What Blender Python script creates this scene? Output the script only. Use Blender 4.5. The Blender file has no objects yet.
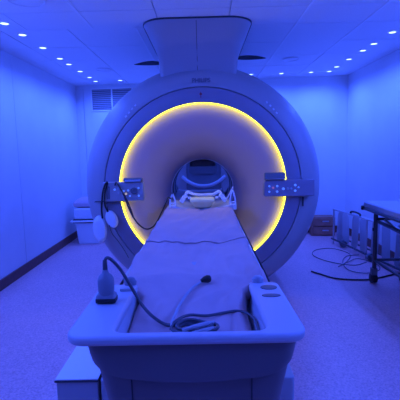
import bpy, bmesh, math, random
from math import sin, cos, pi, radians
from mathutils import Vector, Matrix
random.seed(4)
S = bpy.context.scene
COL = S.collection

# ---------------------------------------------------------------- camera
cam_d = bpy.data.cameras.new('camera')
cam = bpy.data.objects.new('camera', cam_d)
COL.objects.link(cam)
cam_d.sensor_width = 36.0
cam_d.lens = 36.0            # focal length = image width (400 px)
cam_d.clip_start = 0.02
cam.matrix_world = (Matrix.Translation((0, 0, 1.40)) @ Matrix.Rotation(radians(0.6), 4, 'Z')
                    @ Matrix.Rotation(radians(90 - 7.2), 4, 'X') @ Matrix.Rotation(radians(-1.3), 4, 'Z'))
S.camera = cam

# ---------------------------------------------------------------- world, exposure
W = bpy.data.worlds.new('World')
S.world = W
W.use_nodes = True
W.node_tree.nodes['Background'].inputs[0].default_value = (0.05, 0.09, 1, 1)
W.node_tree.nodes['Background'].inputs[1].default_value = 0.05
S.view_settings.view_transform = 'Standard'
S.view_settings.look = 'None'
S.view_settings.gamma = 1
S.view_settings.use_curve_mapping = False
S.view_settings.exposure = 0.0

# ---------------------------------------------------------------- lights
BLUE = (0.036, 0.100, 1.0)


def area(name, loc, target, sx, sy, power, color=BLUE, spread=180):
    l = bpy.data.lights.new(name, 'AREA')
    l.shape = 'RECTANGLE'
    l.size = sx
    l.size_y = sy
    l.energy = power
    l.color = color
    l.spread = radians(spread)
    o = bpy.data.objects.new(name, l)
    COL.objects.link(o)
    o.location = loc
    d = Vector(target) - Vector(loc)
    o.rotation_euler = d.to_track_quat('-Z', 'Y').to_euler()
    return o


# added blue fill light overhead, out of view behind the camera
area('overhead_fill_light', (-0.1, -0.9, 2.46), (-0.1, -0.9, 0), 3.2, 2.0, 9)
# added blue strips beside the camera, out of view, brightening the side walls
area('wall_fill_light', (-1.98, 1.5, 2.44), (-1.98, 1.5001, 0), 0.12, 3.8, 72)
area('wall_fill_light', (2.14, 1.5, 2.44), (2.14, 1.5001, 0), 0.12, 3.8, 80)
# added unseen blue strips at the side walls, filling in light on the ceiling
area('ceiling_fill_light', (-2.0, 1.6, 1.9), (-.6, 2.6, 3.0), 3.4, 0.12, 20)
area('ceiling_fill_light', (2.15, 1.6, 1.9), (.7, 2.6, 3.0), 3.4, 0.12, 20)

# ---------------------------------------------------------------- materials
MATS = {}


def mat(name, color, rough=0.5, metal=0.0, noise=0.0, nscale=20.0, bump=0.0, bscale=60.0,
        emit=None, estr=0.0, spec=0.5, trans=0.0, alpha=1.0, coat=0.0):
    if name in MATS:
        return MATS[name]
    m = bpy.data.materials.new(name)
    m.use_nodes = True
    nt = m.node_tree
    b = nt.nodes['Principled BSDF']
    b.inputs['Base Color'].default_value = (*color, 1)
    b.inputs['Roughness'].default_value = rough
    b.inputs['Metallic'].default_value = metal
    b.inputs['Specular IOR Level'].default_value = spec
    b.inputs['Transmission Weight'].default_value = trans
    b.inputs['Alpha'].default_value = alpha
    b.inputs['Coat Weight'].default_value = coat
    tc = nt.nodes.new('ShaderNodeTexCoord')
    if noise > 0:
        n = nt.nodes.new('ShaderNodeTexNoise')
        n.inputs['Scale'].default_value = nscale
        n.inputs['Detail'].default_value = 5
        r = nt.nodes.new('ShaderNodeValToRGB')
        r.color_ramp.elements[0].position = 0.35
        r.color_ramp.elements[1].position = 0.65
        r.color_ramp.elements[0].color = (*[c * (1 - noise) for c in color], 1)
        r.color_ramp.elements[1].color = (*[min(1, c * (1 + noise)) for c in color], 1)
        nt.links.new(tc.outputs['Object'], n.inputs['Vector'])
        nt.links.new(n.outputs['Fac'], r.inputs['Fac'])
        nt.links.new(r.outputs['Color'], b.inputs['Base Color'])
    if bump > 0:
        n2 = nt.nodes.new('ShaderNodeTexNoise')
        n2.inputs['Scale'].default_value = bscale
        n2.inputs['Detail'].default_value = 4
        bp = nt.nodes.new('ShaderNodeBump')
        bp.inputs['Strength'].default_value = bump
        bp.inputs['Distance'].default_value = 0.01
        nt.links.new(tc.outputs['Object'], n2.inputs['Vector'])
        nt.links.new(n2.outputs['Fac'], bp.inputs['Height'])
        nt.links.new(bp.outputs['Normal'], b.inputs['Normal'])
    if emit:
        b.inputs['Emission Color'].default_value = (*emit, 1)
        b.inputs['Emission Strength'].default_value = estr
    MATS[name] = m
    return m


M_WALL = mat('wall_laminate', (0.80, 0.82, 0.84), 0.38, noise=0.02, nscale=3)
M_CEIL = mat('ceiling_tile', (0.86, 0.86, 0.86), 0.8, noise=0.03, nscale=90, bump=0.12, bscale=220)
M_TBAR = mat('ceiling_grid_metal', (0.90, 0.90, 0.90), 0.4)
M_VOID = mat('dark_void', (0.02, 0.02, 0.03), 0.9)
M_BASE = mat('baseboard_brown', (0.20, 0.075, 0.06), 0.55, noise=0.1)
M_WHITE = mat('white_plastic', (0.78, 0.78, 0.80), 0.34, noise=0.01, nscale=2)
M_COVER = mat('scanner_cover', (0.39, 0.36, 0.37), 0.42, noise=0.01, nscale=2)
M_PLATE = mat('scanner_front_plate', (0.30, 0.26, 0.31), 0.42)
M_FLARE = mat('bore_funnel', (0.44, 0.32, 0.38), 0.5)
M_LINER = mat('bore_liner', (0.40, 0.42, 0.50), 0.35)
M_SEAM = mat('dark_seam', (0.06, 0.06, 0.07), 0.7)
M_GREY = mat('grey_plastic', (0.45, 0.45, 0.47), 0.4)
M_BOARD = mat('rack_board', (0.56, 0.56, 0.60), 0.45)
M_BACKDROP = mat('bore_backdrop_paint', (0.22, 0.23, 0.27), 0.5)
M_PLUG = mat('connector_grey', (0.27, 0.27, 0.30), 0.45)
M_DGREY = mat('dark_grey_plastic', (0.16, 0.16, 0.18), 0.4)
M_BLACK = mat('black_rubber', (0.018, 0.018, 0.02), 0.45)
M_CORD = mat('grey_cord', (0.10, 0.10, 0.12), 0.42)
M_LCORD = mat('light_grey_cord', (0.42, 0.42, 0.46), 0.4)
M_SHEET = mat('bed_linen', (0.66, 0.42, 0.40), 0.85, noise=0.03, nscale=7, bump=0.25, bscale=25)
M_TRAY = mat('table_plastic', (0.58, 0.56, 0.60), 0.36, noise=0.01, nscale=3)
M_BODY_SHADE = mat('shaded_table_plastic', (0.17, 0.15, 0.16), 0.42, noise=0.01, nscale=3)  # table plastic darkened, with the shade below the rim put into its colour
M_METAL = mat('painted_steel', (0.10, 0.10, 0.11), 0.35, metal=0.6)
M_CHROME = mat('brushed_steel', (0.6, 0.6, 0.62), 0.3, metal=0.9)
M_PAD = mat('trolley_mattress', (0.42, 0.42, 0.46), 0.6)
M_WOOD = mat('brown_wood', (0.42, 0.17, 0.11), 0.55, noise=0.15, nscale=12)
M_STEP = mat('step_top', (0.88, 0.92, 0.95), 0.5, bump=0.1, bscale=200)
M_PINK = mat('pinkish_cloth', (0.62, 0.42, 0.44), 0.85, bump=0.3, bscale=30)
M_PILLOW = mat('beige_foam', (1.0, 0.86, 0.42), 0.85, bump=0.1)
M_CLEAR = mat('translucent_plastic', (0.86, 0.86, 0.88), 0.2, noise=0.02)
M_RING = mat('ring_light_emitter', (0.5, 0.45, 0.02), 0.6, emit=(1.0, 1.0, 0.04), estr=5.2)
M_LENS = mat('downlight_lens', (0.8, 0.9, 1), 0.3, emit=(0.45, 0.66, 1.0), estr=2.6)
M_LOGO = mat('logo_ink', (0.17, 0.17, 0.21), 0.5)
M_RED = mat('red_mark', (0.45, 0.02, 0.03), 0.5)
M_LEDB = mat('panel_led_blue', (0.3, 0.6, 1), 0.4, emit=(0.2, 0.4, 0.9), estr=0.35)
M_LEDY = mat('panel_led_yellow', (1, 0.8, 0.3), 0.4, emit=(0.9, 0.62, 0.15), estr=0.5)
M_LEDR = mat('panel_led_orange', (0.6, 0.2, 0.2), 0.4, emit=(0.55, 0.2, 0.25), estr=0.4)
M_SCREEN = mat('panel_screen', (0.10, 0.14, 0.24), 0.2)

# floor: speckled vinyl
M_FLOOR = bpy.data.materials.new('speckled_vinyl_floor')
M_FLOOR.use_nodes = True
nt = M_FLOOR.node_tree
b = nt.nodes['Principled BSDF']
b.inputs['Roughness'].default_value = 0.36
tc = nt.nodes.new('ShaderNodeTexCoord')
n1 = nt.nodes.new('ShaderNodeTexNoise')
n1.inputs['Scale'].default_value = 85
n1.inputs['Detail'].default_value = 6
n1.inputs['Roughness'].default_value = 0.75
n2 = nt.nodes.new('ShaderNodeTexNoise')
n2.inputs['Scale'].default_value = 3.0
r1 = nt.nodes.new('ShaderNodeValToRGB')
r1.color_ramp.elements[0].position = 0.36
r1.color_ramp.elements[0].color = (0.62, 0.28, 0.29, 1)
r1.color_ramp.elements[1].position = 0.62
r1.color_ramp.elements[1].color = (1.0, 0.56, 0.53, 1)
mx = nt.nodes.new('ShaderNodeMixRGB')
mx.blend_type = 'MULTIPLY'
mx.inputs[0].default_value = 0.16
nt.links.new(tc.outputs['Object'], n1.inputs['Vector'])
nt.links.new(tc.outputs['Object'], n2.inputs['Vector'])
nt.links.new(n1.outputs['Fac'], r1.inputs['Fac'])
nt.links.new(r1.outputs['Color'], mx.inputs[1])
nt.links.new(n2.outputs['Fac'], mx.inputs[2])
nt.links.new(mx.outputs['Color'], b.inputs['Base Color'])


# ---------------------------------------------------------------- helpers
def finish(o, smooth=True, bevel=0.0, seg=2, angle=35):
    if bevel:
        md = o.modifiers.new('bevel', 'BEVEL')
        md.width = bevel
        md.segments = seg
        md.limit_method = 'ANGLE'
        md.angle_limit = radians(angle)
    if smooth:
        for p in o.data.polygons:
            p.use_smooth = True
        try:
            o.data.set_sharp_from_angle(angle=radians(42))
        except Exception:
            pass
    return o


def obj(name, bm, m, parent=None, smooth=True, bevel=0.0, seg=2):
    """link the bmesh (given in world coordinates) as one mesh object, its origin at its own middle"""
    bmesh.ops.recalc_face_normals(bm, faces=bm.faces)
    me = bpy.data.meshes.new(name)
    vs = [v.co for v in bm.verts]
    c = Vector([(min(v[i] for v in vs) + max(v[i] for v in vs)) / 2 for i in range(3)])
    if parent is None:
        c.z = min(v.z for v in vs)
    for v in bm.verts:
        v.co -= c
    bm.to_mesh(me)
    bm.free()
    me.materials.append(m)
    o = bpy.data.objects.new(name, me)
    COL.objects.link(o)
    if parent:
        o.parent = parent
        o.location = c - world_loc(parent)
    else:
        o.location = c
    return finish(o, smooth, bevel, seg)


def world_loc(o):
    v = Vector(o.location)
    while o.parent:
        o = o.parent
        v += o.location
    return v


def tag(o, label, cat, group=None, kind=None):
    o['label'] = label
    o['category'] = cat
    if group:
        o['group'] = group
    if kind:
        o['kind'] = kind
    return o


def thing(name, loc, label, cat, group=None):
    o = bpy.data.objects.new(name, None)
    o.empty_display_size = 0.1
    COL.objects.link(o)
    o.location = loc
    return tag(o, label, cat, group)


def struct(name, bm, m, smooth=False, bevel=0.0):
    o = obj(name, bm, m, None, smooth, bevel)
    o['kind'] = 'structure'
    return o


def box(x0, x1, y0, y1, z0, z1, bm=None):
    bm = bm or bmesh.new()
    v = [bm.verts.new((x, y, z)) for z in (z0, z1) for y in (y0, y1) for x in (x0, x1)]
    for f in ((0, 2, 3, 1), (4, 5, 7, 6), (0, 1, 5, 4), (2, 6, 7, 3), (0, 4, 6, 2), (1, 3, 7, 5)):
        bm.faces.new([v[i] for i in f])
    return bm


def obox(c, size, rz=0.0, rx=0.0, ry=0.0, bm=None):
    """oriented box"""
    bm = bm or bmesh.new()
    R = Matrix.Rotation(rz, 3, 'Z') @ Matrix.Rotation(rx, 3, 'X') @ Matrix.Rotation(ry, 3, 'Y')
    v = []
    for z in (-.5, .5):
        for y in (-.5, .5):
            for x in (-.5, .5):
                v.append(bm.verts.new(Vector(c) + R @ Vector((x * size[0], y * size[1], z * size[2]))))
    for f in ((0, 2, 3, 1), (4, 5, 7, 6), (0, 1, 5, 4), (2, 6, 7, 3), (0, 4, 6, 2), (1, 3, 7, 5)):
        bm.faces.new([v[i] for i in f])
    return bm


def loft(rings, bm=None, cap=True, closed=True):
    bm = bm or bmesh.new()
    vr = [[bm.verts.new(p) for p in r] for r in rings]
    n = len(vr[0])
    for a, b_ in zip(vr, vr[1:]):
        for i in range(n if closed else n - 1):
            j = (i + 1) % n
            bm.faces.new((a[i], a[j], b_[j], b_[i]))
    if cap:
        bm.faces.new(vr[0])
        bm.faces.new(vr[-1][::-1])
    return bm


def circ(c, r, axis='y', n=96, r2=None):
    r2 = r if r2 is None else r2
    out = []
    for i in range(n):
        a = 2 * pi * i / n
        u, w = r * cos(a), r2 * sin(a)
        if axis == 'y':
            out.append(Vector((c[0] + u, c[1], c[2] + w)))
        elif axis == 'z':
            out.append(Vector((c[0] + u, c[1] + w, c[2])))
        else:
            out.append(Vector((c[0], c[1] + u, c[2] + w)))
    return out


def lathe_y(cx, cz, prof, n=96, cap=False):
    """prof: (radius, y) or (radius, y, cz)"""
    return loft([circ((cx, p[1], p[2] if len(p) > 2 else cz), p[0], 'y', n) for p in prof], cap=cap)


def lathe_z(x, y, prof, n=32, cap=True, bm=None):
    return loft([circ((x, y, z), r, 'z', n) for r, z in prof], bm=bm, cap=cap)


def spline(pts, k=8):
    P = [Vector(p) for p in pts]
    if len(P) < 3:
        return P
    P = [P[0] * 2 - P[1]] + P + [P[-1] * 2 - P[-2]]
    out = []
    for i in range(1, len(P) - 2):
        for s in range(k):
            t = s / k
            a, b_, c, d = P[i - 1], P[i], P[i + 1], P[i + 2]
            out.append(0.5 * ((2 * b_) + (c - a) * t + (2 * a - 5 * b_ + 4 * c - d) * t * t
                              + (3 * b_ - a - 3 * c + d) * t ** 3))
    out.append(P[-2])
    return out


def tube(pts, r, n=10, bm=None, k=8, smooth=True, closed=False):
    P = spline(pts, k) if smooth else [Vector(p) for p in pts]
    rings = []
    up = None
    for i, p in enumerate(P):
        t = (P[min(i + 1, len(P) - 1)] - P[max(i - 1, 0)]).normalized()
        if up is None:
            up = Vector((0, 0, 1)) if abs(t.z) < 0.9 else Vector((1, 0, 0))
        s = t.cross(up)
        if s.length < 1e-4:
            s = t.orthogonal()
        s.normalize()
        up = s.cross(t).normalized()
        rr = r[i * (len(r) - 1) // max(1, len(P) - 1)] if isinstance(r, (list, tuple)) else r
        rings.append([p + (s * cos(a) + up * sin(a)) * rr for a in [2 * pi * q / n for q in range(n)]])
    return loft(rings, bm=bm)


def rrect(x0, x1, y0, y1, z, r, n=6):
    out = []
    for cx, cy, a0 in ((x1 - r, y1 - r, 0), (x0 + r, y1 - r, 90), (x0 + r, y0 + r, 180), (x1 - r, y0 + r, 270)):
        for i in range(n + 1):
            a = radians(a0 + 90 * i / n)
            out.append(Vector((cx + r * cos(a), cy + r * sin(a), z)))
    return out


def prism(outline, z0, z1, bm=None):
    return loft([[Vector((x, y, z0)) for x, y in outline], [Vector((x, y, z1)) for x, y in outline]], bm=bm)


def text(name, body, size, loc, m, parent, rot=(pi / 2, 0, 0), depth=0.001):
    cu = bpy.data.curves.new(name, 'FONT')
    cu.body = body
    cu.size = size
    cu.align_x = 'CENTER'
    cu.align_y = 'CENTER'
    cu.extrude = depth
    cu.offset = size * 0.03
    t = bpy.data.objects.new(name, cu)
    COL.objects.link(t)
    bpy.context.view_layer.update()
    me = bpy.data.meshes.new_from_object(t.evaluated_get(bpy.context.evaluated_depsgraph_get()))
    bpy.data.objects.remove(t)
    o = bpy.data.objects.new(name, me)
    me.materials.clear()
    me.materials.append(m)
    COL.objects.link(o)
    o.parent = parent
    o.location = Vector(loc) - world_loc(parent)
    o.rotation_euler = rot
    return o


def copy_tree(o, parent=None):
    c = o.copy()
    COL.objects.link(c)
    c.parent = parent
    for ch in list(o.children):
        copy_tree(ch, c)
    return c


# ================================================================ THE ROOM
XL, XR, ZC, YB = -2.12, 2.29, 2.5, -2.6
BL, BR = 6.88, 6.45          # y of the back wall at its left and right end
BANG = math.atan2(BR - BL, XR - XL)


def yback(x):
    return BL + (x - XL) / (XR - XL) * (BR - BL)


bm = bmesh.new()
prism([(XL - .1, YB - .1), (XR + .1, YB - .1), (XR + .1, BR + .1), (XL - .1, BL + .1)], -0.1, 0, bm)
struct('floor', bm, M_FLOOR)

# walls, each of panels with a narrow open joint
def wall_y(name, x, t, joints):
    bm = box(min(x + t * .4, x + t), max(x + t * .4, x + t), YB, 6.95, 0, ZC + .1)
    ys = [YB] + joints + [6.95]
    for a, b_ in zip(ys, ys[1:]):
        box(min(x, x + t * .4), max(x, x + t * .4), a + .004, b_ - .004, 0, ZC + .1, bm)
    return struct(name, bm, M_WALL)


wall_y('wall_left', XL, -.05, [-0.25, 1.15, 2.35, 4.60])
wall_y('wall_right', XR, .05, [-0.25, 1.15, 2.55, 3.9])
bm = prism([(XL - .05, BL + .025), (XR + .05, BR + .025), (XR + .05, BR + .1), (XL - .05, BL + .1)], 0, ZC + .1)
for a, b_ in ((XL - .03, XL + .125), (XL + .133, -.6), (-.592, .7), (.708, XR + .03)):
    prism([(a, yback(a)), (b_, yback(b_)), (b_, yback(b_) + .03), (a, yback(a) + .03)], 0, ZC + .1, bm)
struct('wall_back', bm, M_WALL)
struct('wall_front', box(XL - .05, XR + .05, YB - .1, YB, 0, ZC + .1), M_DGREY)

struct('baseboard_left', box(XL, XL + .014, YB, BL - .01, 0.002, .115), M_BASE, bevel=.004)
struct('baseboard_right', box(XR - .014, XR, YB, BR - .02, 0.002, .115), M_BASE, bevel=.004)
bm = prism([(XL + .016, yback(XL) - .016), (XR - .016, yback(XR) - .014), (XR - .016, yback(XR) - .001), (XL + .016, yback(XL) - .003)], 0.002, .115)
struct('baseboard_back', bm, M_BASE)

# ceiling: tiles with open joints under a slab
bm = box(XL - .05, XR + .05, YB - .05, 7.0, ZC + .03, ZC + .1)
rows = [YB, -2.1, -1.5, -.9, -.3, .3, .9, 1.5, 2.1, 2.7, 3.31, 3.76, 4.38, 4.98, 5.58, 6.18, 6.98]
g = .0032
for c, d in zip(rows, rows[1:]):
    xs = [XL - .03, -1.56, -.97, -.36, .24, .86, 1.46, XR + .03] if c < 3.7 else [XL - .03, -1.80, -1.20, -.58, .02, .24, .86, 1.46, XR + .03]
    for a, b_ in zip(xs, xs[1:]):
        dz = random.choice([0, 0, .001, .002])
        box(a + g, b_ - g, c + g, d - g, ZC + dz, ZC + .02 + dz, bm)
struct('ceiling', bm, M_CEIL)
# bright metal strips of the ceiling grid
for i, (x, y0, y1) in enumerate(((.86, YB, 5.5), (1.46, YB, 4.9), (-.58, 3.77, 5.1), (-.97, YB, 3.75))):
    struct('trim_%d' % (i + 1), box(x - .009, x + .009, y0, y1, ZC - .004, ZC + .001), M_TBAR)

# dark open slots in the ceiling left and right of the tower
def lens_shape(x0, x1, y, h, bias):
    o = []
    n = 14
    for i in range(n + 1):
        t = i / n
        o.append((x0 + (x1 - x0) * t, y + h * sin(pi * t) ** .7 * .35))
    for i in range(n - 1, 0, -1):
        t = i / n
        o.append((x0 + (x1 - x0) * t, y - h * sin(pi * t ** bias) ** .8))
    return o


tag(obj('ceiling_slot', prism(lens_shape(-.86, -.44, 5.30, .17, 1.3), ZC - .004, ZC + .002), M_VOID),
    'dark lens-shaped opening in the ceiling left of the scanner tower', 'ceiling opening')
tag(obj('ceiling_slot', prism(lens_shape(.41, .80, 5.12, .17, .7), ZC - .004, ZC + .002), M_VOID),
    'dark lens-shaped opening in the ceiling right of the scanner tower', 'ceiling opening')

# round flush discs in the ceiling
for x, y, r, lab in ((-1.25, 3.03, .135, 'round white flush disc in the ceiling at the top left corner of the photo'),
                     (-1.31, 5.55, .10, 'small round flush disc in the ceiling between the left downlights and the tower'),
                     (1.12, 5.2, .10, 'small round flush disc in the ceiling right of the tower')):
    t = thing('ceiling_speaker', (x, y, ZC - .012), lab, 'speaker')
    obj('rim', loft([circ((x, y, ZC - .001), r, 'z', 40), circ((x, y, ZC - .010), r * .99, 'z', 40),
                     circ((x, y, ZC - .012), r * .93, 'z', 40), circ((x, y, ZC - .006), r * .9, 'z', 40)], cap=False), M_WHITE, t)
    obj('grille', lathe_z(x, y, [(r * .9, ZC - .007), (r * .9, ZC - .001)], 40), M_CEIL, t)

# downlights: each a trim ring, a glowing lens and its own lamp
LPOS = [(-1.66, 3.54), (-1.66, 3.88), (-1.66, 4.36), (-1.66, 4.86), (-1.66, 5.18), (-1.66, 5.64), (-1.66, 6.10), (-1.66, 6.44),
        (-1.27, 6.41), (-.80, 6.36)]
RPOS = [(1.88, 4.11), (1.88, 4.54), (1.88, 4.84), (1.88, 5.29), (1.88, 5.76), (1.88, 6.09), (1.62, 6.12), (1.19, 6.16), (.74, 6.18)]
LP = 29
proto = None
mesh_ring = mesh_lens = None


def downlight(x, y, label, group, power):
    global proto
    if proto is None:
        t = thing('downlight', (x, y, ZC - .006), label, 'downlight', group)
        obj('trim_ring', loft([circ((x, y, ZC - .0005), .044, 'z', 28), circ((x, y, ZC - .005), .043, 'z', 28),
                               circ((x, y, ZC - .006), .034, 'z', 28), circ((x, y, ZC - .001), .032, 'z', 28)], cap=False), M_WHITE, t)
        obj('lens', lathe_z(x, y, [(.033, ZC - .001), (.032, ZC - .005), (.02, ZC - .0065)], 28), M_LENS, t)
        l = bpy.data.lights.new('lamp', 'SPOT')
        l.energy = power
        l.color = BLUE
        l.spot_size = radians(165)
        l.spot_blend = 0.9
        l.shadow_soft_size = 0.035
        lo = bpy.data.objects.new('lamp', l)
        COL.objects.link(lo)
        lo.parent = t
        lo.location = (0, 0, -.05)
        proto = t
    else:
        t = copy_tree(proto)
        t.location = (x, y, ZC - .006)
        tag(t, label, 'downlight', group)
    return t


ords = ['first', 'second', 'third', 'fourth', 'fifth', 'sixth', 'seventh', 'eighth']
for i, (x, y) in enumerate(LPOS):
    if i < 8:
        lab = 'small glowing round ceiling downlight, %s from the camera in the row along the left wall' % ords[i]
    else:
        lab = ['small glowing downlight by the back wall above the louvred vent, nearer the corner',
               'small glowing downlight by the back wall just left of the tower'][i - 8]
    downlight(x, y, lab, 'downlights left of the scanner', LP)
for i, (x, y) in enumerate(RPOS):
    if i < 6:
        lab = 'small glowing round ceiling downlight, %s from the camera in the row along the right wall' % ords[i]
    else:
        lab = ['small glowing downlight by the back wall, nearest the right corner',
               'small glowing downlight by the back wall, midway between right corner and tower',
               'small glowing downlight by the back wall just right of the tower'][i - 6]
    downlight(x, y, lab, 'downlights right of the scanner', LP)

# louvred vent on the back wall
vx = -1.50
t = thing('wall_vent', (vx, yback(vx) - .002, 2.07), 'wide louvred vent high on the back wall left of the scanner', 'vent')
W2 = .36
def vent_part(name, boxes, m, bev=.002):
    bm = bmesh.new()
    for (a, b_, c, d, e, f) in boxes:
        box(a, b_, c, d, e, f, bm)
    return obj_local(name, bm, m, t, bev)


def obj_local(name, bm, m, parent, bev=0.0, smooth=True):
    """bmesh given in the parent's own coordinates"""
    me = bpy.data.meshes.new(name)
    bmesh.ops.recalc_face_normals(bm, faces=bm.faces)
    bm.to_mesh(me)
    bm.free()
    me.materials.append(m)
    o = bpy.data.objects.new(name, me)
    COL.objects.link(o)
    o.parent = parent
    return finish(o, smooth, bev)


vent_part('frame', [(-W2, W2, -.012, 0, 0, .022), (-W2, W2, -.012, 0, .358, .38), (-W2, -W2 + .02, -.012, 0, .022, .358),
                    (W2 - .02, W2, -.012, 0, .022, .358), (-.012, .012, -.012, 0, .022, .358)], M_TBAR)
vent_part('backing', [(-W2 + .02, W2 - .02, -.003, -.001, .022, .358)], M_DGREY, 0)
for sgn in (-1, 1):
    bm = bmesh.new()
    for k in range(11):
        obox((sgn * .176, -.010, .038 + k * .0305), (.325, .003, .0165), rx=radians(30), bm=bm)
    obj_local('louvre', bm, M_GREY, t)
t.rotation_euler.z = BANG

# ================================================================ SCANNER
CX, CZ, FY = -.01, 1.052, 3.65
BX, BZ = -.015, .955
sc = thing('mri_scanner', (CX, FY, 0), 'large round white MRI scanner with a glowing yellow ring around its bore', 'mri scanner')
# outer cover: rolls back from the seam, drum, rear roll
prof = [(.900, 3.672), (.905, 3.655), (.93, 3.652), (.965, 3.665), (1.005, 3.680), (1.055, 3.722), (1.100, 3.80), (1.138, 3.90), (1.160, 4.05), (1.162, 4.5),
        (1.15, 5.0), (1.08, 5.2), (1.0, 5.32), (.9, 5.38), (.5, 5.40), (.42, 5.395), (.37, 5.34)]
bm = lathe_y(CX, CZ, prof, 128)
for v in bm.verts:
    v.co.z = max(v.co.z, .004 + .0005 * (v.co.y - 3.6))      # the drum is flattened where it meets the floor
obj('outer_cover', bm, M_COVER, sc)
obj('front_plate', lathe_y(CX, CZ, [(.764, 3.700), (.764, 3.640), (.768, 3.634), (.80, 3.632), (.86, 3.638), (.893, 3.648), (.897, 3.655), (.897, 3.70)], 128), M_PLATE, sc)
obj('seam_channel', lathe_y(CX, CZ, [(.897, 3.672), (.901, 3.672)], 128), M_SEAM, sc)
# light ring: emitting tube set in the recess behind the front plate's edge
bm = lathe_y(CX, CZ, [(.763, 3.697), (.7605, 3.697), (.7605, 3.648), (.763, 3.648)], 128)
lr = obj('light_ring', bm, M_RING, sc)
lr['label'] = 'glowing yellow ring'
prof = [(.768, 3.702, CZ), (.757, 3.700, CZ)]
K = 22
for i in range(K + 1):
    tt = i / K * pi / 2
    s, c = sin(tt), 1 - cos(tt)
    r = .345 + .410 * (1 - s)
    prof.append((r, 3.695 + .70 * c, CZ + (BZ - CZ) * min(1, s)))
fl = obj('bore_funnel', loft([circ((CX + (BX - CX) * min(1, i / 10), p[1], p[2]), p[0], 'y', 128) for i, p in enumerate(prof)], cap=False), M_FLARE, sc)
obj('bore_edge', lathe_y(BX, BZ, [(.345, 4.388), (.338, 4.392), (.336, 4.41), (.345, 4.43)], 96), M_WHITE, sc)
obj('bore_liner', lathe_y(BX, BZ, [(.346, 4.40), (.344, 4.9), (.344, 5.22), (.37, 5.345)], 96), M_LINER, sc)
bm = bmesh.new()
for yy in (4.62, 4.98):
    rr = []
    for i in range(33):
        a = radians(-25 + 230 * i / 32)
        rr.append([Vector((BX + cos(a) * q, yy + w, BZ + sin(a) * q)) for q, w in ((.345, -.02), (.335, -.016), (.335, .016), (.345, .02))])
    loft(rr, bm=bm)
obj('bore_band', bm, M_DGREY, sc)
# lamp housing at the roof of the bore
bm = loft([rrect(-.16, .14, 4.62, 5.1, z, .06) for z in (1.275, 1.22, 1.205)])
obj('bore_roof_housing', bm, M_DGREY, sc, bevel=.01)
# support base of the drum
obj('floor_base', loft([rrect(-.62, .60, 3.86, 5.2, z, .08) for z in (0.0, .26)]), M_COVER, sc, bevel=.01)
# turret to the ceiling, flared where it meets it
rg = []
for z, x0, x1, y0, y1, r in ((1.95, -.38, .325, 3.745, 5.0, .05), (2.10, -.38, .325, 3.735, 5.0, .05), (2.2, -.385, .332, 3.70, 5.03, .06),
                             (2.32, -.41, .358, 3.62, 5.1, .11), (2.42, -.465, .41, 3.545, 5.2, .17), (2.47, -.495, .44, 3.51, 5.25, .20), (2.492, -.505, .45, 3.50, 5.26, .21)):
    rg.append(rrect(x0, x1, y0, y1, z, r, 8))
tw = obj('tower', loft(rg), M_COVER, sc)
bm = loft([rrect(-.508, .453, 3.497, 5.262, z, .21, 8) for z in (2.486, 2.4985)])
obj('collar_seam', bm, M_SEAM, sc)
ts = obj('tower_seam', tube([(.0 - .035, 3.733, 2.105), (-.035, 3.70, 2.2), (-.035, 3.62, 2.32), (-.035, 3.545, 2.42), (-.035, 3.505, 2.475)], .0025, 6), M_SEAM, sc)
# wordmark and alignment mark on the front
wm = text('wordmark', 'PHILIPS', .052, (-.005, 3.652, CZ + .955), M_LOGO, sc, rot=(radians(92), 0, 0))
bm = obox((CX, 3.634, CZ + .828), (.006, .004, .05))
obox((CX, 3.634, CZ + .835), (.022, .004, .012), bm=bm)
obj('alignment_mark', bm, M_RED, sc, smooth=False)
bm = obox((CX, 3.640, CZ + .77), (.012, .006, .022))
obj('centre_notch', bm, M_RED, sc, smooth=False)
# small pressed symbols on the cover shoulders
for sgn in (-1, 1):
    bm = bmesh.new()
    for k in range(4):
        a = radians(90 + sgn * (38 + k * 2.6))
        rr = .955 - k * .004
        obox((CX + cos(a) * rr, 3.6555, CZ + sin(a) * rr), (.013, .006, .020), ry=a - pi / 2, bm=bm)
    obj('shoulder_symbols', bm, M_WHITE, sc, smooth=False)

# control panels either side of the bore
# left panel
pl = obj('control_panel', loft([[Vector((x, y, z)) for x, z in ((-.905, .952), (-.548, .952), (-.540, .962), (-.545, 1.112), (-.555, 1.122), (-.905, 1.128))] for y in (3.642, 3.575, 3.566)]), M_COVER, sc, bevel=.006)
obj('tray_edge', box(-1.0, -.70, 3.60, 3.652, .944, .950), M_SEAM, pl)
obj('handle', box(-.875, -.845, 3.562, 3.570, .975, 1.09), M_DGREY, pl, bevel=.006)
for (x, z, m, r) in ((-.80, 1.06, M_LEDB, .010), (-.765, 1.07, M_GREY, .012), (-.765, 1.03, M_GREY, .012), (-.72, 1.045, M_LEDB, .009),
                     (-.70, 1.02, M_LEDY, .010), (-.68, 1.05, M_LEDB, .009), (-.585, 1.07, M_LEDB, .009), (-.585, 1.0, M_LEDB, .009), (-.665, 1.0, M_LEDB, .008)):
    obj('button', lathe_y(x, z, [(r, 3.57), (r, 3.562), (r * .6, 3.5605)], 14, cap=True), m, pl)
obj('dial', lathe_y(-.625, 1.045, [(.032, 3.57), (.030, 3.555), (.024, 3.551), (.020, 3.557)], 28, cap=True), M_DGREY, pl)
dl = obj('display', obox((-.632, 3.58, 1.142), (.165, .06, .034), rx=radians(-10)), M_DGREY, pl, bevel=.006)
obj('screen', obox((-.632, 3.546, 1.138), (.14, .004, .018), rx=radians(-10)), M_LCORD, dl, smooth=False)
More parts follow.
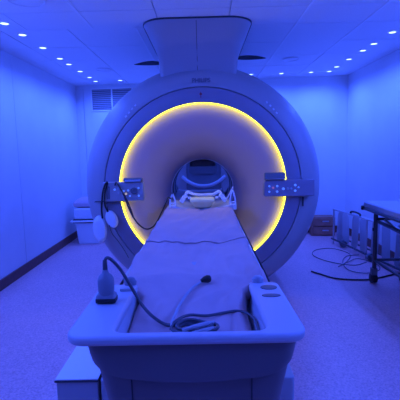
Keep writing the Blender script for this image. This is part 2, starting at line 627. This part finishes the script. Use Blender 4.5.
# right panel
pr = obj('control_panel', loft([[Vector((x, y, z)) for x, z in ((.545, .965), (.99, .965), (.99, 1.112), (.555, 1.112), (.540, 1.098), (.536, .975))] for y in (3.642, 3.575, 3.566)]), M_PLATE, sc, bevel=.006)
ds = obj('display', obox((.632, 3.57, 1.148), (.185, .05, .062), rx=radians(-18)), M_DGREY, pr, bevel=.006)
obj('screen', obox((.632, 3.544, 1.138), (.165, .004, .030), rx=radians(-18)), M_LCORD, ds, smooth=False)
for (x, z, m, r) in ((.585, 1.06, M_LEDB, .009), (.585, 1.01, M_LEDB, .009), (.62, 1.045, M_LEDR, .010), (.655, 1.06, M_LEDB, .010),
                     (.655, 1.01, M_LEDB, .010), (.71, 1.035, M_LEDB, .012), (.75, 1.035, M_GREY, .012), (.78, 1.035, M_GREY, .010),
                     (.815, 1.065, M_LEDB, .011), (.815, 1.015, M_LEDB, .011), (.845, 1.045, M_LEDB, .008)):
    obj('button', lathe_y(x, z, [(r, 3.57), (r, 3.562), (r * .6, 3.5605)], 14, cap=True), m, pr)
obj('latch_slot', obox((.905, 3.645, .905), (.012, .012, .085)), M_SEAM, sc)

# made-up unit added behind the bore to darken the view through it
t = thing('bore_backdrop', (0, 6.4, 0), 'dull blue-grey backdrop added by the back wall to darken the view through the scanner bore', 'cabinet')
obj('body', box(-.62, .62, 6.32, 6.52, 0, 1.45), M_BACKDROP, t, bevel=.02)
obj('dark_panel', loft([[Vector((-.01 + (p.x) , y_, 1.10 + p.y)) for p in rrect(-.22, .22, -.085, .085, 0, .05)] for y_ in (6.32, 6.29)]), M_DGREY, t)
obj('curved_rail', tube([(-.34, 6.29, .98), (-.24, 6.27, .90), (-.12, 6.26, .845), (0, 6.25, .83), (.12, 6.26, .845), (.24, 6.27, .90), (.34, 6.29, .98)], .028, 10), M_BOARD, t)
for x in (-.36, .36):
    obj('side_panel', box(x - .09, x + .09, 6.305, 6.32, .55, 1.25), M_COVER, t, bevel=.006)

# ================================================================ PATIENT TABLE
TX = -.05
tb = thing('mri_patient_table', (TX, 1.6, 0), 'long patient table running from the photographer into the bore of the scanner', 'table')
# table top slab carrying the mattress, tapering slightly towards the bore
def hw(y):
    return .30 - .0 * y


rg = []
for y in (1.60, 1.66, 2.0, 3.0, 3.6, 4.2, 5.0, 5.28):
    w = .298
    x0, x1 = TX - w, TX + w
    rg.append([Vector(p) for p in ((x0, y, .872), (x0 + .012, y, .886), (x0 + .04, y, .872), (TX, y, .866), (x1 - .04, y, .872), (x1 - .012, y, .886), (x1, y, .872),
                                   (x1 - .02, y, .835), (TX + .15, y, .81), (TX - .15, y, .81), (x0 + .02, y, .835))])
obj('table_top', loft(rg), M_TRAY, tb)

# rim: U-shaped ledge of the tray at the near end
def arc(cx, cy, r, a0, a1, n=8):
    return [(cx + r * cos(radians(a0 + (a1 - a0) * i / n)), cy + r * sin(radians(a0 + (a1 - a0) * i / n))) for i in range(n + 1)]


o_l, o_r, i_l, i_r = -.395, .275, -.262, .168
outer = arc(-.365, 1.435, .03, 90, 180, 4) + arc(-.340, 1.082, .055, 180, 270) + arc(.222, 1.082, .055, 270, 360) + arc(.240, 1.435, .03, 0, 90, 4)
inner = arc(.178, 1.445, .02, 90, 180, 3) + arc(i_r - .03, 1.090, .030, 0, -90, 6) + arc(i_l + .03, 1.090, .030, 270, 180, 6) + arc(-.276, 1.445, .02, 0, 90, 3)
# straight sides are slightly splayed outwards towards the viewer
outl = outer + inner
nO, nI = len(outer), len(inner)


def ushape(outer, inner, z):
    return [Vector((x, y, z)) for x, y in outer], [Vector((x, y, z)) for x, y in inner]


bm = prism(outl, .872, .900)
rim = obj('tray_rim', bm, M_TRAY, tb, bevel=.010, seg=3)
# basin of the tray: inner walls and floor
bm = bmesh.new()
rg = []
for z, k in ((.880, 0), (.84, .012), (.78, .022), (.755, .045)):
    x0, x1, y0 = i_l - .006 + k, i_r + .006 - k, 1.055 + k
    r = .03
    pts = [(x0, 1.50)] + [(x0, 1.30)] + arc(x0 + r, y0 + r, r, 180, 270, 6) + arc(x1 - r, y0 + r, r, 270, 360, 6) + [(x1, 1.30), (x1, 1.50)]
    rg.append([Vector((x, y, z)) for x, y in pts])
loft(rg, bm=bm, cap=False, closed=False)
bm.faces.new([bm.verts.new(p) for p in rg[-1]])
obj('tray_basin', bm, M_TRAY, tb)
# apron below the rim, with a bellied lower edge
bm = bmesh.new()
rg = []
for z, d in ((.875, .0), (.85, .004), (.83, .008), (.812, .014), (.804, .022)):
    x0, x1, y0 = -.354 + d, .264 - d * 1.0, 1.052 + d * .3
    sag = max(0, (.862 - z)) / .05
    pts = [(x0, 1.47)] + arc(x0 + .06, y0 + .06, .06, 180, 270, 6) + [(x0 + .1, y0), (x0 + .2, y0), (TX + .02, y0), (x1 - .2, y0), (x1 - .1, y0)] + arc(x1 - .06, y0 + .06, .06, 270, 360, 6) + [(x1, 1.47)]
    rg.append([Vector((x, y, z - (.058 * max(0, 1 - abs((x + .04) / .31) ** 3) * min(1, sag)))) for x, y in pts])
loft(rg, bm=bm, cap=False, closed=False)
obj('front_apron', bm, M_BODY_SHADE, tb)
# lower housing
rg = [rrect(x0, x1, y0, y1, z, .05, 6) for z, x0, x1, y0, y1 in ((.872, -.345, .256, 1.078, 3.30), (.80, -.334, .248, 1.084, 3.30), (.62, -.300, .214, 1.095, 3.1),
                                                            (.40, -.27, .17, 1.2, 3.0), (.24, -.25, .15, 1.45, 2.9))]
bm = loft(rg, cap=False)
bm.faces.new([bm.verts.new(p) for p in rg[-1]])
lh = obj('lower_housing', bm, M_BODY_SHADE, tb)
for x in (-.222, .127):
    obj('housing_seam', tube([(x, 1.079, .80), (x, 1.091, .66), (x, 1.096, .615)], .0022, 6), M_SEAM, lh)
obj('foot_plinth', loft([rrect(-.575, .46, 1.985, 3.45, z, .02) for z in (0, .195)]), M_GREY, tb, bevel=.006)
obj('plinth_cover', loft([rrect(-.36, .27, 2.05, 3.40, z, .04) for z in (.196, .80)]), M_BODY_SHADE, tb, bevel=.01)
# grip holes of the right ledge
for x, y, rx_, ry_ in ((.226, 1.395, .030, .022), (.222, 1.315, .032, .014)):
    gh = obj('grip_hole', loft([circ((x, y, .9000), rx_, 'z', 28, ry_), circ((x, y, .9025), rx_ * 1.0, 'z', 28, ry_), circ((x, y, .9028), rx_ * .93, 'z', 28, ry_ * .9)]), M_DGREY, tb)
obj('ledge_clip', obox((-.288, 1.39, .906), (.045, .018, .012), rz=.1), M_GREY, tb, bevel=.003)
bm = loft([circ((-.285, 1.455, z), r, 'z', 16, r * .7) for r, z in ((.022, .90), (.024, .912), (.016, .926), (.008, .930))])
obj('latch_knob', bm, M_PLUG, tb)
bm = loft([circ((.195, 1.455, z), r, 'z', 16, r * .7) for r, z in ((.020, .90), (.022, .915), (.012, .925))])
obj('latch_knob', bm, M_LCORD, tb)
# small screw on apron
obj('screw', lathe_y(.048, .862, [(.004, 1.066), (.004, 1.060)], 12, cap=True), M_BLACK, tb)

rg = []
for y, z in ((1.09, .81), (1.3, .815), (1.42, .832), (1.50, .852), (1.60, .878), (1.80, .884)):
    w0, w1 = (-.235, .140) if y < 1.46 else (-.325, .225)
    if y == 1.42:
        w0, w1 = -.238, .142
    rg.append([Vector(p) for p in ((w0, y, z - .012), (w0 + .01, y, z), (w1 - .01, y, z), (w1, y, z - .012), (w1, y, z - .04), (w0, y, z - .04))])
obj('mattress', loft(rg), M_PAD, tb)

# ---- sheet over the mattress
def sheet_z(u, y):
    """u -1..1 across"""
    x = u
    base = .905 - .012 * (1 - u * u)
    if y < 1.60:
        k = min(1, (1.60 - y) / .45)
        k = k * k * (3 - 2 * k)
        base -= .075 * k
    w = .0045 * sin(5 * u + 7.0 * y + 1.5 * sin(3 * y)) + .003 * sin(-4 * u + 12 * y + 2 * sin(4 * u)) + .002 * sin(11 * u + 3 * y)
    # pulled folds
    w += .010 * math.exp(-((y - 2.10 - .03 * u * u) / .022) ** 2) * (0.7 + .3 * u)
    w += .008 * math.exp(-((y - 1.50 - .07 * (1 - u * u)) / .020) ** 2)
    w += .007 * math.exp(-((y - 1.62 + .18 * (u - .1)) / .015) ** 2) * math.exp(-((u + .25) / .25) ** 2)
    w += .006 * math.exp(-((y - 1.9 + .25 * (u - .3)) / .03) ** 2) * math.exp(-((u - .4) / .4) ** 2)
    w += .007 * math.exp(-((y - 1.40 - .16 * (u - .2)) / .02) ** 2)
    w += .0035 * sin(26 * u + 9 * y + 3 * sin(5 * y)) * max(0, sin(4.2 * y + 2 * u)) + .004 * sin(19 * y - 7 * u + 2.5 * sin(3.3 * u + y))
    w += .012 * math.exp(-((u - .86 - .05 * sin(14 * y)) / .07) ** 2) * (1 if y < 1.5 else max(0, 1 - (y - 1.5) / .3))
    return base + w


rg = []
NY = 110
for i in range(NY + 1):
    y = 1.075 + (3.40 - 1.075) * i / NY
    inside = 1 if y < 1.44 else 0
    s = min(1, max(0, (y - 1.42) / .05))
    xl = (-.250) * (1 - s) + (-.338 + .0 * y) * s
    xr = (.150) * (1 - s) + (.240) * s
    xl += .006 * sin(y * 9) + .003 * sin(y * 23)
    xr += .006 * sin(y * 8 + 1) + .003 * sin(y * 27)
    row = []
    M_ = 40
    for j in range(M_ + 1):
        u = -1 + 2 * j / M_
        x = xl + (xr - xl) * (u + 1) / 2
        yy = y
        if i == NY:
            yy = y - .02 * u * u
        z = sheet_z(u, y)
        if abs(u) > .93:
            z -= .030 * ((abs(u) - .93) / .07) ** 1.2
        row.append(Vector((x, yy, z)))
    rg.append(row)
sh = obj('bed_sheet', loft(rg, cap=False, closed=False), M_SHEET)
tag(sh, 'pale rumpled sheet covering the mattress of the patient table', 'sheet')
md = sh.modifiers.new('thickness', 'SOLIDIFY')
md.thickness = .004
md.offset = -1
# second cloth, its folded front edge crossing the table beyond the middle
rg = []
for i in range(61):
    y = 2.10 + (3.36 - 2.10) * i / 60
    row = []
    for j in range(37):
        u = -.97 + 1.94 * j / 36
        x = (-.338 + .004 * sin(y * 11)) * (1 - (u + 1) / 2) + (.238 + .004 * sin(y * 7)) * (u + 1) / 2
        yy = y + .09 * u * u * (1 - i / 60)
        z = sheet_z(u, yy) + .0055
        if abs(u) > .9:
            z -= .010 * ((abs(u) - .9) / .07) ** 1.2
        row.append(Vector((x, yy, z)))
    rg.append(row)
sh2 = obj('cover_cloth', loft(rg, cap=False, closed=False), M_SHEET)
tag(sh2, 'upper pale cloth laid over the sheet on the far half of the table', 'cloth')
md = sh2.modifiers.new('thickness', 'SOLIDIFY')
md.thickness = .003
md.offset = -1

# ---- head coil base at the far end of the table
hc = thing('head_coil_base', (-.02, 3.55, .87), 'clear plastic head coil cradle with side posts at the mouth of the bore', 'coil')
rg = []
for y in (3.36, 3.50, 3.80):
    rg.append([Vector((-.02 + q * sx, y, z)) for sx, q, z in
               [(-1, .27, .885), (-1, .265, .93), (-1, .19, .915), (-1, .12, .900), (0, 0, .893), (1, .12, .900), (1, .19, .915), (1, .265, .93), (1, .27, .885)]] )
obj('cradle', loft(rg), M_TRAY, hc, bevel=.006)
# arched neck yoke: a wide U dipping in the middle
yk = [(-.175, 3.60, .97), (-.15, 3.585, 1.02), (-.10, 3.57, 1.005), (-.05, 3.605, .992), (-.01, 3.61, .990), (.04, 3.605, .992), (.09, 3.57, 1.0), (.135, 3.585, 1.02), (.165, 3.60, .97)]
obj('yoke', tube(yk, .014, 10), M_CLEAR, hc)
for sx in (-1, 1):
    bm = obox((-.008 + sx * .163, 3.56, .985), (.045, .03, .035), ry=.5 * sx)
    obox((-.008 + sx * .185, 3.54, .955), (.04, .03, .05), ry=-.6 * sx, bm=bm)
    obox((-.008 + sx * .12, 3.55, .972), (.03, .03, .022), bm=bm)
    obj('yoke_bracket', bm, M_CLEAR, hc, bevel=.005)
# side posts with a loop at their top
for sx, dx, tall in ((-1, -.272, .0), (1, .245, .03)):
    px = dx
    bm = tube([(px - .024, 3.42, .90), (px - .020, 3.42, .97), (px, 3.42, 1.015 + tall), (px + .020, 3.42, .97), (px + .024, 3.42, .90)], .007, 8)
    tube([(px - .02, 3.42, .945), (px + .02, 3.42, .945)], .006, 8, bm=bm)
    obj('side_post', bm, M_CLEAR, hc)
    obj('post_foot', obox((px, 3.415, .905), (.062, .05, .05)), M_CLEAR, hc, bevel=.008)
obj('lock_lever', tube([(.19, 3.50, .95), (.215, 3.46, 1.0), (.25, 3.43, 1.075)], .006, 8), M_CLEAR, hc)

pw = obj('head_pillow', loft([rrect(-.128 + d, .094 - d, 3.36 + d, 3.58 - d, z, .05, 6) for z, d in
                              ((.898, .045), (.905, .035), (.93, .02), (.96, 0), (.975, .004), (.983, .02))]), M_PILLOW)
tag(pw, 'small beige head pillow lying in the coil cradle', 'pillow')
md = pw.modifiers.new('sub', 'SUBSURF')
md.levels = md.render_levels = 1

# ================================================================ THINGS ON THE TRAY
def sz(x, y, add=.006):
    u = max(-1, min(1, (x + .046) / .197)) if y < 1.45 else max(-1, min(1, (x + .049) / .289))
    return sheet_z(u, y) + add


def onsheet(pts, add=.006):
    return [(x, y, sz(x, y, add + (p[0] if p else 0))) for x, y, *p in pts]


# plug standing on the left ledge with its grey cord
pg = thing('coil_connector', (-.33, 1.285, .90), 'grey bulb-shaped connector with a black foot standing on the left ledge of the tray', 'connector')
px, py = -.333, 1.285
obj('contact_foot', loft([rrect(px - .033, px + .033, py - .024, py + .024, z, .006) for z in (.9035, .918)]), M_BLACK, pg, bevel=.002)
obj('collar', loft([rrect(px - .033 + d, px + .033 - d, py - .024 + d, py + .024 - d, z, .01) for z, d in ((.919, 0), (.927, .002), (.932, .006))]), M_PLUG, pg)
obj('body', lathe_z(px, py, [(.024, .930), (.0265, .94), (.0275, .965), (.0265, .980), (.021, .992), (.012, .999), (.0085, 1.012)], 28), M_PLUG, pg)
obj('strain_relief', lathe_z(px, py, [(.0085, 1.008), (.0075, 1.035), (.0065, 1.045)], 16), M_CORD, pg)
cord = [(px, py, 1.02), (px + .001, py - .005, 1.04), (px + .012, py - .015, 1.056), (px + .030, py - .015, 1.045), (px + .050, py + .01, 1.005),
        (px + .072, py + .024, .955), (px + .094, py + .022, .915), (px + .118, py + .010, .880)]
cord += onsheet([(-.18, 1.262, .012), (-.14, 1.242, .004), (-.105, 1.225, .004), (-.08, 1.21, .012)])
obj('cord', tube(cord, .0055, 10), M_CORD, pg)

# coiled cable lying on the sheet
cb = thing('coiled_cable', (-.05, 1.15, .83), 'coiled grey cable with a black tip lying on the sheet in the tray', 'cable')
loop = []
for k in range(5 * 14 + 1):
    a = 2 * pi * k / 14
    kk = k / 14
    loop.append((-.035 + (.062 + .008 * sin(kk * 2.3)) * cos(a) + .006 * sin(kk * 5), 1.185 + (.036 + .006 * cos(kk * 3.1)) * sin(a) + .006 * sin(kk * 4 + 1), .003 + .005 * kk))
obj('coil', tube(onsheet(loop), .0052, 8, k=3), M_CORD, cb)
obj('band', tube(onsheet([(-.075, 1.155, .026), (-.035, 1.165, .036), (.0, 1.19, .034), (.022, 1.205, .026)]), .0075, 8), M_LCORD, cb)
obj('band', tube(onsheet([(-.045, 1.145, .022), (-.01, 1.15, .030), (.020, 1.165, .024)]), .0075, 8), M_LCORD, cb)
obj('lead', tube(onsheet([(-.085, 1.125, .006), (-.102, 1.16, .012), (-.112, 1.22, .012), (-.102, 1.29, .008), (-.088, 1.36, .004), (-.070, 1.42, .002), (-.048, 1.47, .002), (-.018, 1.505, .004)]), .0050, 10), M_LCORD, cb)
tip = Vector((0.004, 1.51, sz(0.004, 1.51) + .010))
obj('tip', tube([tip + Vector((-.024, -.006, -.004)), tip + Vector((-.010, -.002, 0)), tip + Vector((.002, 0, .002)), tip + Vector((.012, .003, .002)), tip + Vector((.016, .004, .002))], [.006, .012, .015, .013, .007], 16, smooth=False), M_BLACK, cb)
obj('lead', tube(onsheet([(-.115, 1.205, .004), (-.10, 1.225, .016), (-.06, 1.265, .010), (0, 1.285, .005), (.05, 1.30, .003), (.10, 1.305, .003), (.135, 1.285, .003), (.155, 1.23, .004), (.160, 1.17, .004), (.155, 1.11, .006)]), .0050, 10), M_CORD, cb)

# ================================================================ STEP BESIDE THE TABLE
st = thing('step_stool', (-.70, 2.2, 0), 'low white step box on the floor left of the patient table', 'step')
obj('body', box(-.808, -.588, 1.985, 2.50, 0.0, .188), M_GREY, st, bevel=.004)
obj('edge_strip', box(-.815, -.582, 1.976, 2.505, .189, .199), M_SEAM, st, bevel=.002)
tp = obj('step_top', box(-.813, -.583, 1.980, 2.50, .1995, .206), M_STEP, st, bevel=.002)

# ================================================================ CABLES AND HEADPHONES ON THE LEFT FRONT
hp = thing('headphones', (-.90, 3.56, .70), 'white headphones with two rounded cups hanging on the left front of the scanner', 'headphones')
def cup(x, z, rx_, rz_, ang):
    rr = []
    for y, k in ((3.612, .55), (3.607, .88), (3.59, 1.0), (3.565, 1.0), (3.55, .88), (3.545, .6)):
        ring = []
        for i in range(28):
            a = 2 * pi * i / 28
            u, w = rx_ * k * cos(a), rz_ * k * sin(a)
            ring.append(Vector((x + u * cos(ang) - w * sin(ang), y, z + u * sin(ang) + w * cos(ang))))
        rr.append(ring)
    return loft(rr)


obj('ear_cup', cup(-.955, .70, .060, .125, .05), M_WHITE, hp)
obj('ear_cup', cup(-.842, .79, .050, .082, .35), M_WHITE, hp)
hb = obj('headband', tube([(-.925, 3.565, .80), (-.925, 3.56, .90), (-.905, 3.545, 1.03), (-.880, 3.54, 1.105), (-.86, 3.545, 1.13), (-.865, 3.55, 1.10), (-.888, 3.55, 1.03),
                           (-.893, 3.55, .93), (-.868, 3.555, .86)], .008, 8), M_BLACK, hp)
obj('wire', tube([(-.86, 3.545, .74), (-.845, 3.57, .66), (-.80, 3.60, .58), (-.75, 3.60, .50), (-.71, 3.60, .42)], .0035, 8), M_CORD, hp)

ac = obj('hanging_cable', tube([(-.795, 3.56, 1.10), (-.78, 3.535, 1.125), (-.755, 3.50, 1.11), (-.695, 3.44, 1.02), (-.645, 3.40, .90), (-.585, 3.37, .80), (-.51, 3.35, .74),
                                (-.45, 3.35, .75), (-.405, 3.35, .80), (-.352, 3.35, .90), (-.325, 3.36, .96), (-.305, 3.39, 1.0), (-.285, 3.41, .985)], .0062, 10), M_BLACK)
tag(ac, 'black cable sagging from the left control panel to the table beside the coil cradle', 'cable')
ac2 = obj('hanging_cable', tube([(-.765, 3.555, 1.11), (-.735, 3.535, 1.06), (-.70, 3.54, .99), (-.665, 3.54, .90), (-.645, 3.545, .83), (-.635, 3.545, .80)], .006, 8), M_BLACK)
tag(ac2, 'short black cable end dangling beside the yellow ring below the left control panel', 'cable')

# ================================================================ CART AND BINS, BACK LEFT
ct = thing('white_cart', (-1.80, 6.1, 0), 'white lidded cart standing in the back left corner beside the scanner', 'cart')
obj('lower_body', loft([rrect(-1.965 + d, -1.60 - d, 5.98 + d, 6.42 - d, z, .03) for z, d in ((.0, .02), (.24, 0.0), (.33, -.0))]), M_WHITE, ct, bevel=.006)
obj('lid', box(-2.03, -1.56, 5.94, 6.46, .345, .372), M_WHITE, ct, bevel=.008)
obj('dark_gap', box(-2.0, -1.59, 5.97, 6.43, .331, .344), M_SEAM, ct)
obj('lower_gap', box(-2.0, -1.59, 5.96, 6.44, .373, .385), M_SEAM, ct)
obj('upper_bin', loft([rrect(-1.985, -1.60, 5.99, 6.40, z, .03) for z in (.386, .545)]), M_WHITE, ct, bevel=.008)
pb = obj('folded_blanket', loft([rrect(-2.03 + d, -1.58 - d * .5, 6.06 + d, 6.38 - d, z, .06) for z, d in
                                 ((.548, .03), (.57, 0), (.62, .0), (.66, .03), (.70, .10), (.71, .14))]), M_PINK)
tag(pb, 'pinkish folded blanket heaped on top of the white cart', 'blanket')
md = pb.modifiers.new('sub', 'SUBSURF')
md.levels = md.render_levels = 1

# ================================================================ BACK RIGHT: BROWN CABINET
cbn = thing('low_cabinet', (1.86, 6.35, 0), 'low brown wooden cabinet on the floor at the back wall right of the scanner', 'cabinet')
obj('carcass', obox((1.88, 6.335, .15), (.36, .22, .30), rz=BANG), M_WOOD, cbn, bevel=.005)
for k in range(2):
    d = obj('drawer', obox((1.88, 6.215, .082 + .14 * k), (.33, .02, .12), rz=BANG), M_WOOD, cbn, bevel=.004)
    obj('handle', obox((1.90, 6.20, .09 + .145 * k), (.10, .012, .02), rz=BANG), M_CHROME, d, bevel=.003)

# ================================================================ RACK ALONG THE RIGHT WALL
rk = thing('storage_rack', (2.05, 5.0, 0), 'low metal rack of upright blue-grey dividers along the right wall', 'rack')
A, B_ = Vector((1.86, 5.72, 0)), Vector((2.12, 4.02, 0))
dirv = (B_ - A).normalized()
side = Vector((dirv.y, -dirv.x, 0)) * -1     # towards the wall
if side.x < 0:
    side = -side
ra = math.atan2(dirv.y, dirv.x)


def rp(t, s, z):
    return A + (B_ - A) * t + side * s + Vector((0, 0, z))


obj('top_rail', tube([rp(-.01, .01, .50), rp(1.0, .01, .50)], .012, 8, smooth=False), M_CHROME, rk)
obj('bottom_rail', tube([rp(-.01, -.01, .07), rp(1.0, -.01, .07)], .014, 8, smooth=False), M_METAL, rk)
obj('rear_rail', tube([rp(-.01, .15, .46), rp(1.0, .15, .46)], .012, 8, smooth=False), M_CHROME, rk)
obj('lower_rear_rail', tube([rp(-.01, .15, .07), rp(1.0, .15, .07)], .012, 8, smooth=False), M_METAL, rk)
for tpos in (0.0, .5, 1.0):
    bm = tube([rp(tpos, .01, .0), rp(tpos, .01, .50), rp(tpos, .15, .46), rp(tpos, .15, 0)], .012, 8, smooth=False)
    obj('upright', bm, M_CHROME, rk)


def divider(tp, w, h, lean, m):
    """upright board with rounded top, standing across the rack"""
    bm = bmesh.new()
    pts = []
    n = 8
    ww = w / 2
    for i in range(n + 1):
        a = pi * i / n
        pts.append((ww * cos(a), h - .06 + .06 * sin(a)))
    pts += [(-ww, .09), (-ww * .6, .03), (ww * .6, .03), (ww, .09)]
    r0, r1 = [], []
    for u, z in pts:
        zz = z
        off = lean * (z / h) ** 2
        base = rp(tp, .075, zz)
        across = (side * .85 + dirv * .55).normalized()
        thick = across.cross(Vector((0, 0, 1))).normalized()
        r0.append(base + across * u + dirv * off + thick * .016)
        r1.append(base + across * u + dirv * off - thick * .016)
    loft([r0, r1], bm=bm)
    return obj('divider', bm, M_BOARD, rk, bevel=.006)


for tp, w, h, lean in ((.04, .10, .50, .05), (.14, .09, .47, -.04), (.27, .085, .50, .03), (.40, .085, .48, -.03), (.54, .085, .52, .03), (.68, .09, .50, -.02), (.82, .10, .56, .04), (.96, .10, .55, .0)):
    divider(tp, w, h, lean, M_LCORD if False else M_GREY)
bg = obj('black_handle', tube([rp(.26, .02, .512), rp(.27, .02, .535), rp(.33, .02, .545), rp(.39, .02, .535), rp(.40, .02, .512)], .012, 8), M_BLACK, rk)
obj('wheel', lathe_y(1.925, .05, [(.046, 5.45), (.05, 5.46), (.05, 5.49), (.046, 5.50)], 24, cap=True), M_DGREY, rk)
obj('wheel', lathe_y(2.02, .05, [(.046, 4.75), (.05, 4.76), (.05, 4.79), (.046, 4.80)], 24, cap=True), M_DGREY, rk)

# ================================================================ TROLLEY, FAR RIGHT
tr = thing('patient_trolley', (1.87, 3.3, 0), 'wheeled patient trolley with a flat padded top on dark legs at the right edge', 'trolley')
x0, x1, y0, y1 = 1.62, 2.16, 2.25, 4.06
obj('mattress', loft([rrect(x0 + d, x1 - d, y0 + d, y1 - d, z, .03) for z, d in ((.785, .0), (.83, .0), (.842, .012))]), M_PAD, tr, bevel=.004)
obj('bed_frame', loft([rrect(x0 - .012, x1 + .012, y0 - .012, y1 + .012, z, .03) for z in (.757, .783)]), M_METAL, tr, bevel=.008)
obj('bumper', lathe_z(x0 - .004, y1 - .02, [(.018, .755), (.022, .762), (.022, .79), (.018, .797)], 16), M_BLACK, tr)
for lx in (1.722, 2.03):
    for ly in (3.98, 2.35):
        lg = obj('leg', tube([(lx, ly, .15), (lx, ly, .757)], .021, 12, smooth=False), M_METAL, tr)
        w = lathe_z(lx, ly, [(.028, .13), (.028, .17)], 14)
        obj('caster_fork', loft([rrect(lx - .030, lx + .030, ly - .02, ly + .035, z, .01) for z in (.085, .16)]), M_DGREY, lg, bevel=.006)
        w.free()
        wh = loft([circ((lx + dx, ly + .015, .050), r, 'x', 24) for dx, r in ((-.030, .042), (-.026, .049), (-.010, .049), (-.008, .042), (.008, .042), (.010, .049), (.026, .049), (.030, .042))])
        obj('caster_wheel', wh, M_BLACK, lg)
bm = tube([(1.722, 3.98, .665), (2.03, 3.98, .665)], .014, 8, smooth=False)
obj('cross_bar', bm, M_METAL, tr)
obj('cross_bar', tube([(1.722, 2.35, .665), (2.03, 2.35, .665)], .014, 8, smooth=False), M_METAL, tr)
for lx in (1.722, 2.03):
    obj('side_rail', tube([(lx + .015, 3.98, .645), (lx + .015, 2.35, .60)], .018, 8, smooth=False), M_METAL, tr)
    obj('lower_rail', tube([(lx, 3.98, .24), (lx, 2.35, .24)], .014, 8, smooth=False), M_METAL, tr)
obj('lower_cross_bar', tube([(1.722, 3.98, .245), (2.03, 3.98, .245)], .015, 8, smooth=False), M_METAL, tr)
obj('brake_knob', obox((1.715, 3.985, .56), (.04, .03, .035)), M_BLACK, tr, bevel=.008)
obj('lift_strut', tube([(1.80, 3.95, .66), (1.95, 3.0, .30)], .016, 8, smooth=False), M_CHROME, tr)

# ================================================================ CABLES ON THE FLOOR, RIGHT
def floor_cable(pts, r, m, label):
    o = obj('floor_cable', tube([(x, y, r + .001 + z) for x, y, z in [(p[0], p[1], p[2] if len(p) > 2 else 0) for p in pts]], r, 8), m)
    return tag(o, label, 'cable', 'cables on the floor between scanner and trolley')


floor_cable([(1.19, 4.38), (1.26, 4.28), (1.36, 4.14), (1.50, 4.08), (1.66, 4.06), (1.74, 4.075), (1.85, 4.12), (2.0, 4.2), (2.15, 4.25)], .0085, M_BLACK,
            'thick dark cable on the floor reaching nearest the scanner and passing under the trolley')
floor_cable([(1.95, 4.72), (1.75, 4.60), (1.52, 4.75), (1.40, 5.05), (1.50, 5.33), (1.75, 5.40), (1.88, 5.1), (1.72, 4.75), (1.55, 4.55)], .0045, M_CORD,
            'thin cable making the large loop on the floor beside the rack')
floor_cable([(1.98, 5.05, .0), (1.80, 4.98, .004), (1.66, 4.72, .004), (1.62, 4.40, .004), (1.76, 4.28, .004), (1.95, 4.38, .004), (2.02, 4.62, .004), (1.90, 4.86, .004), (1.70, 4.68, .012)], .0045, M_CORD,
            'thin cable curled on the floor in the tight loop nearest the trolley wheel')
